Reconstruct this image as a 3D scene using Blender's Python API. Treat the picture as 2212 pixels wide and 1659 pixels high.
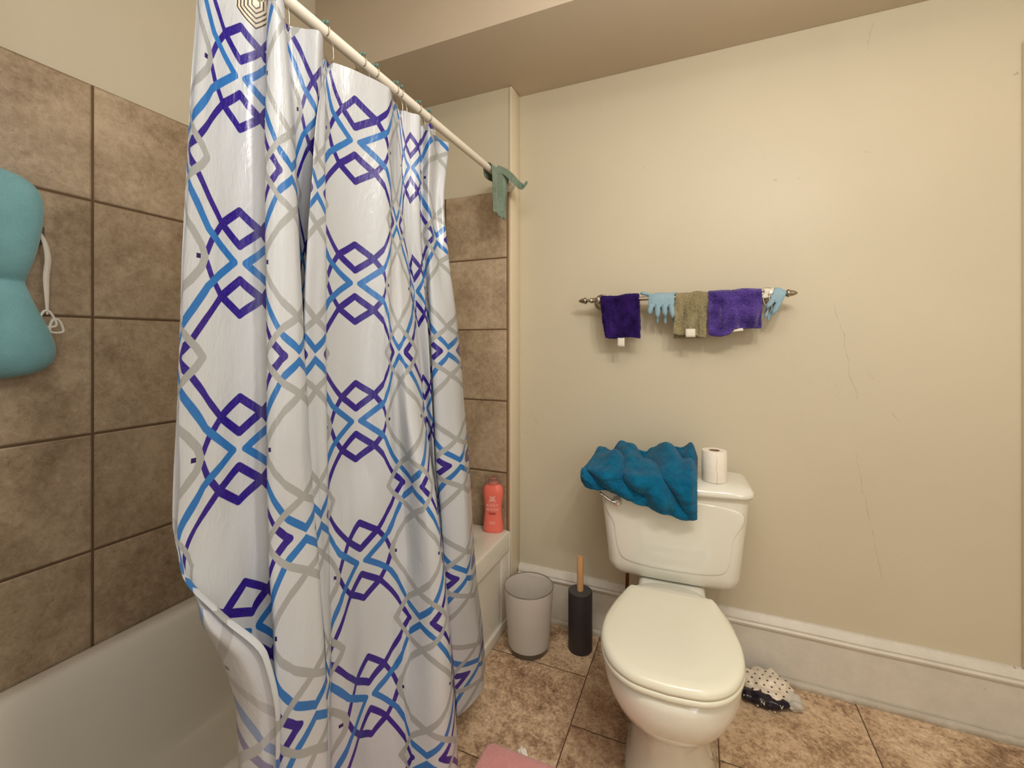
import bpy, bmesh, math, random
import numpy as np
from mathutils import Vector, noise as mnoise

S = bpy.context.scene
for o in list(bpy.data.objects): bpy.data.objects.remove(o)
C = S.collection
PI = math.pi

# ------------------------------------------------------------------ camera
W_PX, H_PX, F_PX, HOR, CX, EYE = 2212, 1659, 948.0, 740.0, 1106.0, 1.18
YAW = math.atan2(404, F_PX)
cam_d = bpy.data.cameras.new('camera')
cam_d.sensor_fit = 'HORIZONTAL'; cam_d.sensor_width = 36.0
cam_d.lens = 36.0 * F_PX / W_PX
cam_d.shift_x = 0.0
cam_d.shift_y = -(H_PX / 2 - HOR) / W_PX
cam_d.clip_start = 0.02
cam = bpy.data.objects.new('camera', cam_d); C.objects.link(cam)
cam.location = (0, 0, EYE); cam.rotation_euler = (PI / 2, 0, YAW)
S.camera = cam

# ------------------------------------------------------------------ light and exposure
S.view_settings.view_transform = 'Standard'; S.view_settings.look = 'None'
S.view_settings.gamma = 1.0; S.view_settings.use_curve_mapping = False
S.view_settings.exposure = -0.02
wd = bpy.data.worlds.new('world'); S.world = wd; wd.use_nodes = True
wd.node_tree.nodes['Background'].inputs[0].default_value = (1.0, 0.97, 0.93, 1)
wd.node_tree.nodes['Background'].inputs[1].default_value = 0.15

def light(name, kind, loc, power, col, size=0.1, size_y=None, target=None):
    l = bpy.data.lights.new(name, kind); l.energy = power; l.color = col
    o = bpy.data.objects.new(name, l); C.objects.link(o); o.location = loc
    if kind == 'AREA':
        l.size = size
        if size_y: l.shape = 'RECTANGLE'; l.size_y = size_y
        d = Vector(target) - Vector(loc); o.rotation_euler = d.to_track_quat('-Z', 'Y').to_euler()
    else: l.shadow_soft_size = size
    return o
WARM = (1.0, 0.945, 0.86)
light('vanity_lamp_light', 'POINT', (0.28, 0.30, 2.10), 18.2, WARM, 0.06)
light('vanity_lamp_light', 'POINT', (0.56, 0.30, 2.10), 18.2, WARM, 0.06)
light('overhead_fill_light', 'AREA', (-0.1, -0.1, 2.52), 16, (1.0, 0.98, 0.96), 1.0, 1.0, (0.0, -0.2, 0))  # unseen soft fill from above, added to soften shadows; no fixture known
light('side_fill_light', 'AREA', (1.32, -0.45, 1.3), 15, (0.98, 0.99, 1.0), 0.8, 1.9, (-1.0, 0.9, 0.9))  # fill added at the right wall to brighten tiles and tub; no doorway known

# ------------------------------------------------------------------ helpers
def ray(px):
    u = (px - CX) / F_PX; s, c = math.sin(YAW), math.cos(YAW)
    return (-s + u * c, c + u * s)
def on_x(px, X):
    a = ray(px); return a[1] * X / a[0]          # Y where a sight line meets the upright plane at X

def lin(c):
    out = []
    for v in c[:3]:
        v /= 255.0
        out.append(v / 12.92 if v <= 0.04045 else ((v + 0.055) / 1.055) ** 2.4)
    return (*out, 1.0)

class NB:
    """small node builder"""
    def __init__(self, name):
        self.m = bpy.data.materials.new(name); self.m.use_nodes = True
        self.t = self.m.node_tree; self.n = self.t.nodes; self.l = self.t.links
        self.b = self.n['Principled BSDF']; self.out = self.n['Material Output']
    def put(self, sock, v):
        if hasattr(v, 'is_output'): self.l.new(v, sock)
        else: sock.default_value = v
    def math(self, op, a, b=None, c=None, clamp=False):
        n = self.n.new('ShaderNodeMath'); n.operation = op; n.use_clamp = clamp
        self.put(n.inputs[0], a)
        if b is not None: self.put(n.inputs[1], b)
        if c is not None: self.put(n.inputs[2], c)
        return n.outputs[0]
    def vec(self, op, a, b=None, scale=None, value=False):
        n = self.n.new('ShaderNodeVectorMath'); n.operation = op
        self.put(n.inputs[0], a)
        if b is not None: self.put(n.inputs[1], b)
        if scale is not None: self.put(n.inputs['Scale'], scale)
        return n.outputs['Value' if value else 'Vector']
    def mix(self, f, a, b, kind='MIX'):
        n = self.n.new('ShaderNodeMix'); n.data_type = 'RGBA'; n.blend_type = kind
        self.put(n.inputs[0], f); self.put(n.inputs[6], a); self.put(n.inputs[7], b)
        return n.outputs[2]
    def noise(self, co, scale, detail=4, rough=0.55, dist=0.0):
        n = self.n.new('ShaderNodeTexNoise')
        if co is not None: self.l.new(co, n.inputs['Vector'])
        n.inputs['Scale'].default_value = scale; n.inputs['Detail'].default_value = detail
        n.inputs['Roughness'].default_value = rough; n.inputs['Distortion'].default_value = dist
        return n.outputs['Fac']
    def ramp(self, f, stops):
        n = self.n.new('ShaderNodeValToRGB'); self.l.new(f, n.inputs[0])
        e = n.color_ramp.elements
        while len(e) < len(stops): e.new(0.5)
        for i, (p, c) in enumerate(stops): e[i].position = p; e[i].color = c if len(c) == 4 else (*c, 1)
        return n.outputs[0]
    def range(self, f, a, b, c=0.0, d=1.0):
        n = self.n.new('ShaderNodeMapRange'); self.put(n.inputs[0], f)
        for i, v in enumerate((a, b, c, d)): n.inputs[1 + i].default_value = v
        return n.outputs[0]
    def coord(self, which='Object'):
        return self.n.new('ShaderNodeTexCoord').outputs[which]
    def sep(self, v):
        n = self.n.new('ShaderNodeSeparateXYZ'); self.l.new(v, n.inputs[0]); return n.outputs
    def comb(self, x, y, z=0.0):
        n = self.n.new('ShaderNodeCombineXYZ')
        for i, v in enumerate((x, y, z)): self.put(n.inputs[i], v)
        return n.outputs[0]
    def bump(self, h, strength=0.3, dist=0.002):
        n = self.n.new('ShaderNodeBump'); self.l.new(h, n.inputs['Height'])
        n.inputs['Strength'].default_value = strength; n.inputs['Distance'].default_value = dist
        self.l.new(n.outputs[0], self.b.inputs['Normal'])
    def set(self, **k):
        for key, v in k.items(): self.put(self.b.inputs[key.replace('_', ' ')], v)
        return self.m

def plain(name, c, rough=0.5, metal=0.0, var=0.04, bump=0.0, scale=30, **k):
    n = NB(name); f = n.noise(n.coord(), scale, 5)
    a = lin(c); lo = tuple(x * (1 - var * 2) for x in a[:3]) + (1,); hi = tuple(min(1, x * (1 + var)) for x in a[:3]) + (1,)
    n.put(n.b.inputs['Base Color'], n.mix(f, lo, hi))
    n.set(Roughness=rough, Metallic=metal, **k)
    if bump: n.bump(f, bump, 0.002)
    return n.m

def terry(name, c, c2, scale=260, bump=0.9, dist=0.003, sheen=0.4, patch=0.3):
    n = NB(name); co = n.coord()
    f = n.noise(co, scale, 3, 0.7); g = n.noise(co, 22, 3)
    f2 = n.math('ADD', n.math('MULTIPLY', f, 1 - patch), n.math('MULTIPLY', g, patch))
    n.put(n.b.inputs['Base Color'], n.mix(n.range(f2, 0.35, 0.65), lin(c2), lin(c)))
    n.set(Roughness=0.95, Sheen_Weight=sheen, Sheen_Roughness=0.4, Specular_IOR_Level=0.1)
    n.bump(f, bump, dist); return n.m

# ------------------------------------------------------------------ mesh helpers
def link(name, me, mat=None, parent=None, smooth=True):
    if mat: me.materials.append(mat)
    if smooth:
        for p in me.polygons: p.use_smooth = True
    o = bpy.data.objects.new(name, me); C.objects.link(o)
    if parent: o.parent = parent
    return o
def raw(name, vs, fs, mat=None, parent=None, smooth=True):
    me = bpy.data.meshes.new(name); me.from_pydata([tuple(v) for v in vs], [], fs); me.update()
    return link(name, me, mat, parent, smooth)
def from_bm(name, bm, mat=None, parent=None, smooth=True):
    bmesh.ops.recalc_face_normals(bm, faces=bm.faces)
    me = bpy.data.meshes.new(name); bm.to_mesh(me); bm.free()
    return link(name, me, mat, parent, smooth)
def auto(o, ang=35):
    me = o.data
    try: me.set_sharp_from_angle(angle=math.radians(ang))
    except Exception: pass
    return o
def box(name, lo, hi, mat, parent=None, bevel=0.0, seg=2):
    bm = bmesh.new(); bmesh.ops.create_cube(bm, size=1)
    for v in bm.verts:
        v.co = Vector([(lo[i] + hi[i]) / 2 + v.co[i] * (hi[i] - lo[i]) for i in range(3)])
    if bevel: bmesh.ops.bevel(bm, geom=bm.edges[:], offset=bevel, segments=seg, affect='EDGES', profile=0.5)
    return auto(from_bm(name, bm, mat, parent, bevel > 0))
def grid(name, P, mat, parent=None, closed_u=False, caps=False, smooth=True, uv=None):
    """P[i][j]: rows of points, j along a ring when closed_u"""
    n, m = len(P), len(P[0]); vs = [p for r in P for p in r]; fs = []
    for i in range(n - 1):
        for j in range(m if closed_u else m - 1):
            k = (j + 1) % m; fs.append((i * m + j, i * m + k, (i + 1) * m + k, (i + 1) * m + j))
    if caps: fs.append(tuple(range(m))[::-1]); fs.append(tuple((n - 1) * m + j for j in range(m)))
    o = raw(name, vs, fs, mat, parent, smooth)
    if uv is not None:
        lay = o.data.uv_layers.new(name='cloth')
        flat = [q for r in uv for q in r]
        for lp in o.data.loops: lay.data[lp.index].uv = flat[lp.vertex_index]
    bm = bmesh.new(); bm.from_mesh(o.data)
    if closed_u: bmesh.ops.recalc_face_normals(bm, faces=bm.faces)
    bm.to_mesh(o.data); bm.free()
    return o
def lathe_pts(prof, c=(0, 0, 0), n=48, axis='Z'):
    rows = []
    for r, h in prof:
        row = []
        for j in range(n):
            a = 2 * PI * j / n; x, y = r * math.cos(a), r * math.sin(a)
            if axis == 'Z': p = (x, y, h)
            elif axis == 'Y': p = (x, h, y)
            else: p = (h, x, y)
            row.append((c[0] + p[0], c[1] + p[1], c[2] + p[2]))
        rows.append(row)
    return rows
def lathe(name, prof, mat, parent=None, c=(0, 0, 0), n=48, axis='Z', caps=True, ang=40):
    return auto(grid(name, lathe_pts(prof, c, n, axis), mat, parent, True, caps), ang)
def tube(name, pts, r, mat, parent=None, n=12, flat=1.0):
    pts = [Vector(p) for p in pts]; rs = r if isinstance(r, (list, tuple)) else [r] * len(pts)
    rows = []; up = Vector((0, 0, 1)); prev = None
    for i, p in enumerate(pts):
        t = (pts[min(i + 1, len(pts) - 1)] - pts[max(i - 1, 0)]).normalized()
        if prev is None:
            a = t.cross(up if abs(t.z) < 0.9 else Vector((1, 0, 0))).normalized()
        else: a = (prev - t * prev.dot(t)).normalized()
        prev = a; b = t.cross(a)
        rows.append([p + a * (rs[i] * math.cos(2 * PI * j / n)) + b * (rs[i] * flat * math.sin(2 * PI * j / n)) for j in range(n)])
    return grid(name, rows, mat, parent, True, True)
def spline(pts, k=8, closed=False):
    P = [Vector(p) for p in pts]; out = []; n = len(P)
    rng = range(n if closed else n - 1)
    for i in rng:
        a, b, c, d = (P[(i - 1) % n] if closed or i else P[0]), P[i], P[(i + 1) % n], (P[(i + 2) % n] if closed or i + 2 < n else P[-1])
        for j in range(k):
            t = j / k
            out.append(0.5 * ((2 * b) + (c - a) * t + (2 * a - 5 * b + 4 * c - d) * t * t + (3 * b - a - 3 * c + d) * t ** 3))
    if not closed: out.append(P[-1])
    return out
def merge(objs, name):
    """join several freshly made meshes into one mesh object"""
    bm = bmesh.new(); mats = []
    for o in objs:
        off = len(bm.faces); bm.from_mesh(o.data); bm.faces.ensure_lookup_table()
        m = o.data.materials[0] if o.data.materials else None
        if m not in mats: mats.append(m)
        for f in bm.faces[off:]: f.material_index = mats.index(m)
    par = objs[0].parent; me = bpy.data.meshes.new(name); bm.to_mesh(me); bm.free()
    for o in objs: bpy.data.objects.remove(o)
    for m in mats:
        if m: me.materials.append(m)
    o = bpy.data.objects.new(name, me); C.objects.link(o); o.parent = par
    return o
def thing(name, label, cat, loc=(0, 0, 0), group=None):
    o = bpy.data.objects.new(name, None); C.objects.link(o); o.location = loc; o.empty_display_size = 0.05
    o['label'] = label; o['category'] = cat
    if group: o['group'] = group
    return o
def tag(o, label, cat, group=None):
    o['label'] = label; o['category'] = cat
    if group: o['group'] = group
    return o
def struct(o): o['kind'] = 'structure'; return o
def mod(o, kind, **k):
    m = o.modifiers.new(kind.lower(), kind)
    for a, v in k.items(): setattr(m, a, v)
    return m
def fn(x, y, z, s=1.0): return mnoise.noise(Vector((x * s, y * s, z * s)))
def text_mesh(name, txt, size, mat, parent=None, M=None, extrude=0.0002, spacing=1.0, align='CENTER'):
    cu = bpy.data.curves.new(name, 'FONT'); cu.body = txt; cu.size = size; cu.align_x = align; cu.extrude = extrude
    cu.space_character = spacing; cu.resolution_u = 3
    tmp = bpy.data.objects.new('tmp_text', cu); C.objects.link(tmp)
    dg = bpy.context.evaluated_depsgraph_get(); me = bpy.data.meshes.new_from_object(tmp.evaluated_get(dg))
    bpy.data.objects.remove(tmp); me.name = name
    if M: 
        for v in me.vertices: v.co = Vector(M(v.co))
    me.materials.clear()
    return link(name, me, mat, parent, False)

# ------------------------------------------------------------------ materials
def wall_paint(name, c, marks=True, cracks=None):
    n = NB(name); co = n.coord()
    big = n.noise(co, 1.7, 3, 0.5); fine = n.noise(co, 120, 3, 0.6); mid = n.noise(co, 9, 4, 0.6)
    col = n.mix(big, lin([v * 0.955 for v in c]), lin([min(255, v * 1.03) for v in c]))
    h = n.math('ADD', n.math('MULTIPLY', fine, 0.35), n.math('MULTIPLY', mid, 1.4))
    if marks:
        w = n.noise(co, 5.5, 6, 0.62, 0.4)
        sc = n.math('MULTIPLY', n.range(n.math('ABSOLUTE', n.math('SUBTRACT', w, 0.5)), 0.0, 0.0022, 1.0, 0.0),
                    n.range(n.noise(co, 2.3, 1), 0.64, 0.70))
        col = n.mix(n.math('MULTIPLY', sc, 0.35), col, lin([v * 0.72 for v in c]))
        sp = n.range(n.noise(co, 34, 2), 0.765, 0.80)
        col = n.mix(n.math('MULTIPLY', sp, 0.4), col, lin([v * 0.6 for v in c]))
    if cracks:
        s3 = n.sep(co); wob = n.math('MULTIPLY', n.math('SUBTRACT', n.noise(co, 16, 4, 0.7), 0.5), 0.03)
        p = n.comb(n.math('ADD', s3[0], wob), s3[2], 0.0); d = None
        for line in cracks:
            for a, b in zip(line, line[1:]):
                a = Vector((*a, 0)); ba = Vector((*b, 0)) - a
                h = n.math('MULTIPLY', n.vec('DOT_PRODUCT', n.vec('SUBTRACT', p, tuple(a)), tuple(ba / ba.length_squared), value=True), 1.0, clamp=True)
                k = n.vec('LENGTH', n.vec('SUBTRACT', n.vec('SUBTRACT', p, tuple(a)), n.vec('SCALE', tuple(ba), scale=h)), value=True)
                d = k if d is None else n.math('MINIMUM', d, k)
        ck = n.math('MULTIPLY', n.range(d, 0.0003, 0.0011, 1.0, 0.0), n.range(n.noise(co, 40, 2), 0.35, 0.6, 0.15, 0.6))
        col = n.mix(ck, col, lin([v * 0.62 for v in c]))
    n.put(n.b.inputs['Base Color'], col); n.set(Roughness=0.42, Specular_IOR_Level=0.35)
    n.bump(h, 0.25, 0.0018); return n.m
BEIGE = (206, 197, 175)
CRACKS = [[(0.524, 2.229), (0.516, 2.186), (0.508, 2.145)], [(0.417, 1.313), (0.446, 1.211), (0.458, 1.118), (0.481, 0.995)], [(0.481, 0.811), (0.496, 0.69), (0.537, 0.483), (0.549, 0.41)], [(-0.667, 0.878), (-0.645, 0.829)], [(0.573, 0.955), (0.596, 0.927)], [(0.205, 1.833), (0.221, 1.835)]]
m_wall = wall_paint('beige_wall_paint', BEIGE)
m_wallb = wall_paint('beige_back_wall_paint', BEIGE, True, CRACKS)
m_soffit = wall_paint('beige_soffit_paint', (211, 197, 178), False)
m_trim = plain('cream_trim_paint', (226, 214, 188), 0.3, var=0.02, bump=0.15, scale=25)
def base_paint():
    n = NB('white_baseboard_paint'); co = n.coord()
    d = n.noise(co, 14, 6, 0.7); e = n.noise(co, 70, 4, 0.7)
    z = n.sep(co)[2]
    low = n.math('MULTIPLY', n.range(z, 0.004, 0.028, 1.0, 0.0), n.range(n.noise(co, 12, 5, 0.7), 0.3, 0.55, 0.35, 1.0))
    up = n.math('MULTIPLY', n.range(z, 0.209, 0.216), n.range(e, 0.5, 0.65, 0.0, 0.5))
    col = n.mix(n.range(d, 0.3, 0.7), lin((205, 200, 190)), lin((218, 213, 203)))
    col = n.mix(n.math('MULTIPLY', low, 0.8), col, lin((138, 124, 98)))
    col = n.mix(n.math('MULTIPLY', up, 0.5), col, lin((150, 135, 110)))
    col = n.mix(n.math('MULTIPLY', n.range(n.noise(co, 21, 3), 0.73, 0.76), 0.6), col, lin((120, 112, 102)))
    n.put(n.b.inputs['Base Color'], col); n.set(Roughness=0.45); n.bump(n.noise(co, 45, 3), 0.35, 0.002); return n.m
m_base = base_paint()

PITCH = 0.3027
def tile_mat(name, axis, off_u, off_z, c1, c2, c3):
    n = NB(name); co = n.coord(); s = n.sep(co)
    u = n.math('DIVIDE', n.math('SUBTRACT', s[axis], off_u), PITCH); v = n.math('DIVIDE', n.math('SUBTRACT', s[2], off_z), PITCH)
    eu = n.math('PINGPONG', u, 0.5); ev = n.math('PINGPONG', v, 0.5)
    e = n.math('MULTIPLY', n.math('MINIMUM', eu, ev), PITCH)
    grout = n.range(e, 0.0024, 0.0034, 1.0, 0.0)
    cell = n.comb(n.math('FLOOR', u), n.math('FLOOR', v), 0.3)
    wn = n.n.new('ShaderNodeTexWhiteNoise'); n.l.new(cell, wn.inputs['Vector'])
    shift = n.vec('SCALE', wn.outputs['Color'], scale=3.0)
    q = n.vec('ADD', co, shift)
    a = n.noise(q, 5, 6, 0.6, 0.6); b = n.noise(q, 46, 8, 0.8, 0.4); sp = n.noise(q, 150, 2, 0.6)
    f = n.math('ADD', n.math('MULTIPLY', a, 0.5), n.math('MULTIPLY', b, 0.5))
    col = n.ramp(f, [(0.36, lin(c3)), (0.48, lin(c1)), (0.62, lin(c2))])
    col = n.mix(n.math('MULTIPLY', n.range(sp, 0.62, 0.72), 0.4), col, lin([v * 0.72 for v in c3]))
    col = n.mix(n.math('MULTIPLY', wn.outputs['Value'], 0.13), col, lin(c3))
    col = n.mix(grout, col, lin((98, 74, 50)))
    n.put(n.b.inputs['Base Color'], col)
    n.put(n.b.inputs['Roughness'], n.math('ADD', n.math('MULTIPLY', grout, 0.4), 0.42))
    n.bump(n.math('ADD', n.range(e, 0.0022, 0.006, 0.0, 1.0), n.math('MULTIPLY', b, 0.10)), 0.7, 0.0035)
    return n.m
T1, T2, T3 = (166, 146, 120), (194, 175, 149), (128, 108, 84)
m_tileL = tile_mat('brown_tub_tiles_side', 1, 0.622, 0.640, T1, T2, T3)
m_tileE = tile_mat('brown_tub_tiles_end', 0, -1.045, 0.630, T1, T2, T3)

def floor_mat():
    n = NB('brown_stone_floor_tiles'); co = n.coord(); s = n.sep(co); P = 0.4175
    u = n.math('DIVIDE', n.math('SUBTRACT', s[0], -0.365), P); col_i = n.math('FLOOR', u)
    odd = n.math('MODULO', n.math('ABSOLUTE', col_i), 2.0)
    v = n.math('ADD', n.math('DIVIDE', n.math('SUBTRACT', s[1], 1.318), P), n.math('ADD', n.math('MULTIPLY', n.math('MULTIPLY', odd, 0.5), n.math('LESS_THAN', col_i, 0.5)), n.math('MULTIPLY', n.math('GREATER_THAN', col_i, 0.5), -0.125)))
    e = n.math('MULTIPLY', n.math('MINIMUM', n.math('PINGPONG', u, 0.5), n.math('PINGPONG', v, 0.5)), P)
    wob = n.math('MULTIPLY', n.noise(co, 60, 2), 0.0008)
    grout = n.range(n.math('ADD', e, wob), 0.0012, 0.0028, 1.0, 0.0)
    cell = n.comb(col_i, n.math('FLOOR', v), 0.1); wn = n.n.new('ShaderNodeTexWhiteNoise'); n.l.new(cell, wn.inputs['Vector'])
    q = n.vec('ADD', co, n.vec('SCALE', wn.outputs['Color'], scale=4.0))
    a = n.noise(q, 6, 5, 0.6, 0.5); b = n.noise(q, 38, 7, 0.75, 0.3); d = n.noise(q, 110, 4, 0.7)
    f = n.math('ADD', n.math('MULTIPLY', a, 0.36), n.math('ADD', n.math('MULTIPLY', b, 0.36), n.math('MULTIPLY', d, 0.28)))
    col = n.ramp(f, [(0.37, lin((104, 78, 56))), (0.455, lin((164, 134, 106))), (0.52, lin((202, 174, 143))), (0.61, lin((232, 208, 178)))])
    col = n.mix(n.range(n.noise(q, 75, 5, 0.7), 0.58, 0.68, 0.0, 0.6), col, lin((84, 58, 38)))
    # rusty stain around the toilet foot
    dx = n.math('SUBTRACT', s[0], -0.24); dy = n.math('SUBTRACT', s[1], 1.42)
    r2 = n.math('ADD', n.math('MULTIPLY', dx, dx), n.math('MULTIPLY', n.math('MULTIPLY', dy, dy), 0.35))
    st = n.math('MULTIPLY', n.range(n.math('SQRT', r2), 0.09, 0.19, 1.0, 0.0), 0.42)
    col = n.mix(st, col, lin((104, 54, 22)))
    col = n.mix(grout, col, lin((74, 50, 30)))
    n.put(n.b.inputs['Base Color'], col); n.set(Roughness=0.55)
    n.bump(n.math('ADD', n.range(e, 0.001, 0.005), n.math('MULTIPLY', b, 0.5)), 0.6, 0.0025); return n.m
m_floor = floor_mat()

m_porc = plain('white_porcelain', (228, 227, 216), 0.12, var=0.01, Coat_Weight=0.5, Coat_Roughness=0.05)
m_seat = plain('cream_plastic_seat', (228, 227, 209), 0.2, var=0.01)
m_tub = plain('cream_white_tub_enamel', (222, 217, 205), 0.16, var=0.015)
m_chrome = plain('chrome', (205, 205, 205), 0.08, 1.0, var=0.01)
m_nickel = plain('brushed_nickel', (176, 168, 154), 0.24, 1.0, var=0.05)
m_rod = plain('white_rod_enamel', (232, 226, 214), 0.3, var=0.01)
m_wood = NB('pale_wood'); _w = m_wood.noise(m_wood.vec('MULTIPLY', m_wood.coord(), (60, 60, 6)), 3, 5)
m_wood.put(m_wood.b.inputs['Base Color'], m_wood.mix(_w, lin((190, 138, 88)), lin((224, 178, 128)))); m_wood = m_wood.set(Roughness=0.55)
m_black = plain('matte_charcoal_plastic', (50, 45, 52), 0.5, var=0.05)
m_blacktop = plain('matte_grey_plastic', (74, 72, 72), 0.55, var=0.04)
m_teal = terry('teal_terry', (18, 118, 156), (4, 72, 112), 300, 0.9, 0.003, 0.15)
m_purple = terry('purple_terry', (104, 78, 176), (30, 10, 84), 260, 1.0, 0.004, 0.5, .5)
m_dpurple = terry('dark_purple_terry', (58, 32, 112), (12, 2, 40), 260, 0.9, 0.003, 0.12, .55)
m_khaki = terry('khaki_terry', (166, 156, 122), (126, 116, 84), 300, 0.9, 0.003)
m_sage = terry('sage_waffle_cloth', (136, 156, 138), (90, 112, 98), 200, 1.0, 0.003)
m_glove = terry('pale_blue_glove_knit', (160, 190, 204), (130, 162, 180), 420, 0.6, 0.0015)
m_aqua = terry('aqua_plush', (134, 184, 190), (112, 162, 170), 500, 0.4, 0.0015)
m_pink = terry('pink_plush', (236, 170, 166), (214, 142, 142), 300, 0.8, 0.004)
m_tag = plain('white_fabric_tag', (226, 220, 208), 0.8, var=0.04, bump=0.3)
m_clip = plain('white_clip_plastic', (228, 224, 214), 0.35)
m_paper = plain('white_tissue', (238, 232, 220), 0.9, var=0.03, bump=0.7, scale=90)
m_core = plain('brown_card_core', (140, 112, 86), 0.8)
m_copper = plain('rusty_supply_pipe', (128, 78, 40), 0.4, 0.6, var=0.3)
m_bead = plain('teal_green_bead', (92, 128, 122), 0.3)
m_shadowgap = plain('grimy_caulk', (128, 112, 90), 0.7, var=0.2, bump=0.5, scale=60)
m_ink = plain('black_ink', (30, 26, 30), 0.5)

# ------------------------------------------------------------------ the room
XL, YE, YW, ZS, XE = -1.45, 1.69, 1.79, 2.26, -0.728
XR, YF, ZC = 1.35, -1.0, 2.62
struct(box('floor', (XL - .1, YF - .1, -0.1), (XR + .1, YW + .1, 0), m_floor))
struct(box('wall_left', (XL - .1, YF - .1, 0), (XL - 0.010, YW + .1, ZC), m_wall))
struct(box('wall_back', (XE, YW, 0), (XR + .1, YW + .1, ZC), m_wallb))
struct(box('wall_tub_end', (XL - .02, .05, 0), (XE, .152, ZC), m_wall))
ae = struct(box('wall_alcove', (XL - .02, YE + 0.012, 0), (XE, YW + .1, ZC), m_wall))
struct(box('wall_right', (XR, YF - .1, 0), (XR + .1, YW, ZC), m_wall))
struct(box('wall_front', (XL - .02, YF - .1, 0), (XR, YF, ZC), m_wall))
struct(box('ceiling', (XL - .1, YF - .1, ZC), (XR + .1, YW + .1, ZC + .1), m_soffit))
struct(box('soffit', (XL - .01, 1.35, ZS), (XR, YW, ZC), m_soffit, bevel=0.003))
# tile claddings stand 10 mm proud of the painted walls
struct(box('trim_tiles_side', (XL - .011, 0.152, 0.30), (XL, YE + .012, 1.850), m_tileL, bevel=0.003))
struct(box('trim_tiles_end', (XL, YE, 0.30), (-0.744, YE + .013, 1.822), m_tileE, bevel=0.003))
struct(box('trim_tile_edge', (-0.7435, YE + .001, 0.39), (-0.735, YE + .013, 1.822), plain('beige_edge_tile', (150, 122, 92), 0.35, bump=0.3), bevel=0.002))
# painted corner strip where the tub alcove meets the toilet wall
struct(box('trim_corner', (XE - 0.008, YE + 0.006, 0.20), (XE + 0.004, YW, 2.258), m_trim, bevel=0.002))
# baseboard with a moulded cap
def mould(name, prof, a, b, mat):
    """prof: (out from wall, z); run along X from a to b against the toilet wall"""
    n = 40; rows = []
    for i in range(n + 1):
        x = a + (b - a) * i / n
        rows.append([(x, YW - d - 0.0008 * fn(x, z, 0, 9), z + 0.0012 * fn(x, z, 3, 5)) for d, z in prof])
    o = auto(grid(name, rows, mat, closed_u=True, caps=True), 30); return struct(o)
mould('baseboard_back', [(0, 0), (0.018, 0), (0.019, 0.165), (0.019, 0.170), (0.026, 0.174), (0.028, 0.181), (0.023, 0.187), (0.024, 0.193), (0.019, 0.202), (0.012, 0.208), (0.007, 0.214), (0, 0.216)], XE + .004, XR, m_base)
mould('trim_floor_bead', [(0.015, 0), (0.033, 0), (0.032, 0.008), (0.027, 0.015), (0.019, 0.017)], XE + .004, XR, m_shadowgap if False else m_base)
struct(box('trim_door_casing', (0.880, YW - 0.016, 0.217), (0.985, YW + .001, 2.07), m_trim, bevel=0.004))
struct(box('baseboard_right', (XR - .018, YF, 0), (XR, YW - .03, 0.2), m_base))

# ------------------------------------------------------------------ bathtub
def rrect(x0, x1, y0, y1, r, z, n=10):
    out = []
    for (cx, cy, a0) in ((x1 - r, y1 - r, 0), (x0 + r, y1 - r, PI / 2), (x0 + r, y0 + r, PI), (x1 - r, y0 + r, 1.5 * PI)):
        for k in range(n + 1):
            a = a0 + PI / 2 * k / n; out.append((cx + r * math.cos(a), cy + r * math.sin(a), z))
    return out
tub = thing('bathtub', 'cream white built-in bathtub behind the patterned shower curtain', 'bathtub', (-1.09, .9, 0))
TZ = 0.395
def trow(ix0, ix1, iy0, iy1, r, z): return rrect(XL + ix0, -0.727 - ix1, 0.16 + iy0, YE - iy1, r, z)
rows = [trow(.001, .0, 0, .001, .012, TZ - .075), trow(.001, .0, 0, .001, .012, TZ - .008), trow(.004, .003, .004, .004, .012, TZ - .002), trow(.012, .01, .01, .010, .015, TZ),
        trow(.035, .075, .06, .085, .07, TZ), trow(.045, .085, .07, .095, .08, TZ - .002), trow(.054, .094, .08, .105, .09, TZ - .010),
        trow(.064, .104, .10, .125, .10, TZ - .035), trow(.075, .112, .13, .16, .11, TZ - .10), trow(.088, .125, .16, .22, .12, TZ - .20),
        trow(.105, .14, .19, .28, .12, TZ - .29), trow(.13, .165, .22, .33, .12, TZ - .335), trow(.18, .21, .30, .40, .10, TZ - .35)]
b = auto(grid('basin', rows, m_tub, tub, True, False), 50)
b.data.polygons  # noqa
bm = bmesh.new(); bm.from_mesh(b.data); bm.edges.ensure_lookup_table()
bnd = [e for e in bm.edges if e.is_boundary and all(abs(v.co.z - (TZ - .35)) < 1e-4 for v in e.verts)]
bmesh.ops.contextual_create(bm, geom=bnd); bm.normal_update(); bm.to_mesh(b.data); bm.free()
for p in b.data.polygons: p.use_smooth = True
# apron with a recessed panel between top lip, end stile and bottom rail
ap = [box('a', (-0.745, 0.16, 0), (-0.739, YE - .001, TZ - .07), m_tub, tub),
      box('a', (-0.745, 0.16, TZ - .085), (-0.729, YE - .001, TZ - .03), m_tub, tub, 0.006, 3),
      box('a', (-0.745, 0.16, 0), (-0.729, YE - .001, 0.045), m_tub, tub, 0.006, 3),
      box('a', (-0.745, YE - .075, 0.03), (-0.733, YE - .001, TZ - .05), m_tub, tub, 0.004, 2)]
merge(ap, 'apron').parent = tub
caulk = tube('caulk', [(-0.7325, YE - 0.003, z) for z in (0.0, 0.08, .2, .3, .388)], [.004, .005, .003, .005, .005], m_clip, tub, 8)
tube('drain_overflow', [(-1.2, YE - .16, .25), (-1.2, YE - .175, .25)], .03, m_chrome, tub, 24)
for o in list(tub.children): o.location = (1.09, -.9, 0)

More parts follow.
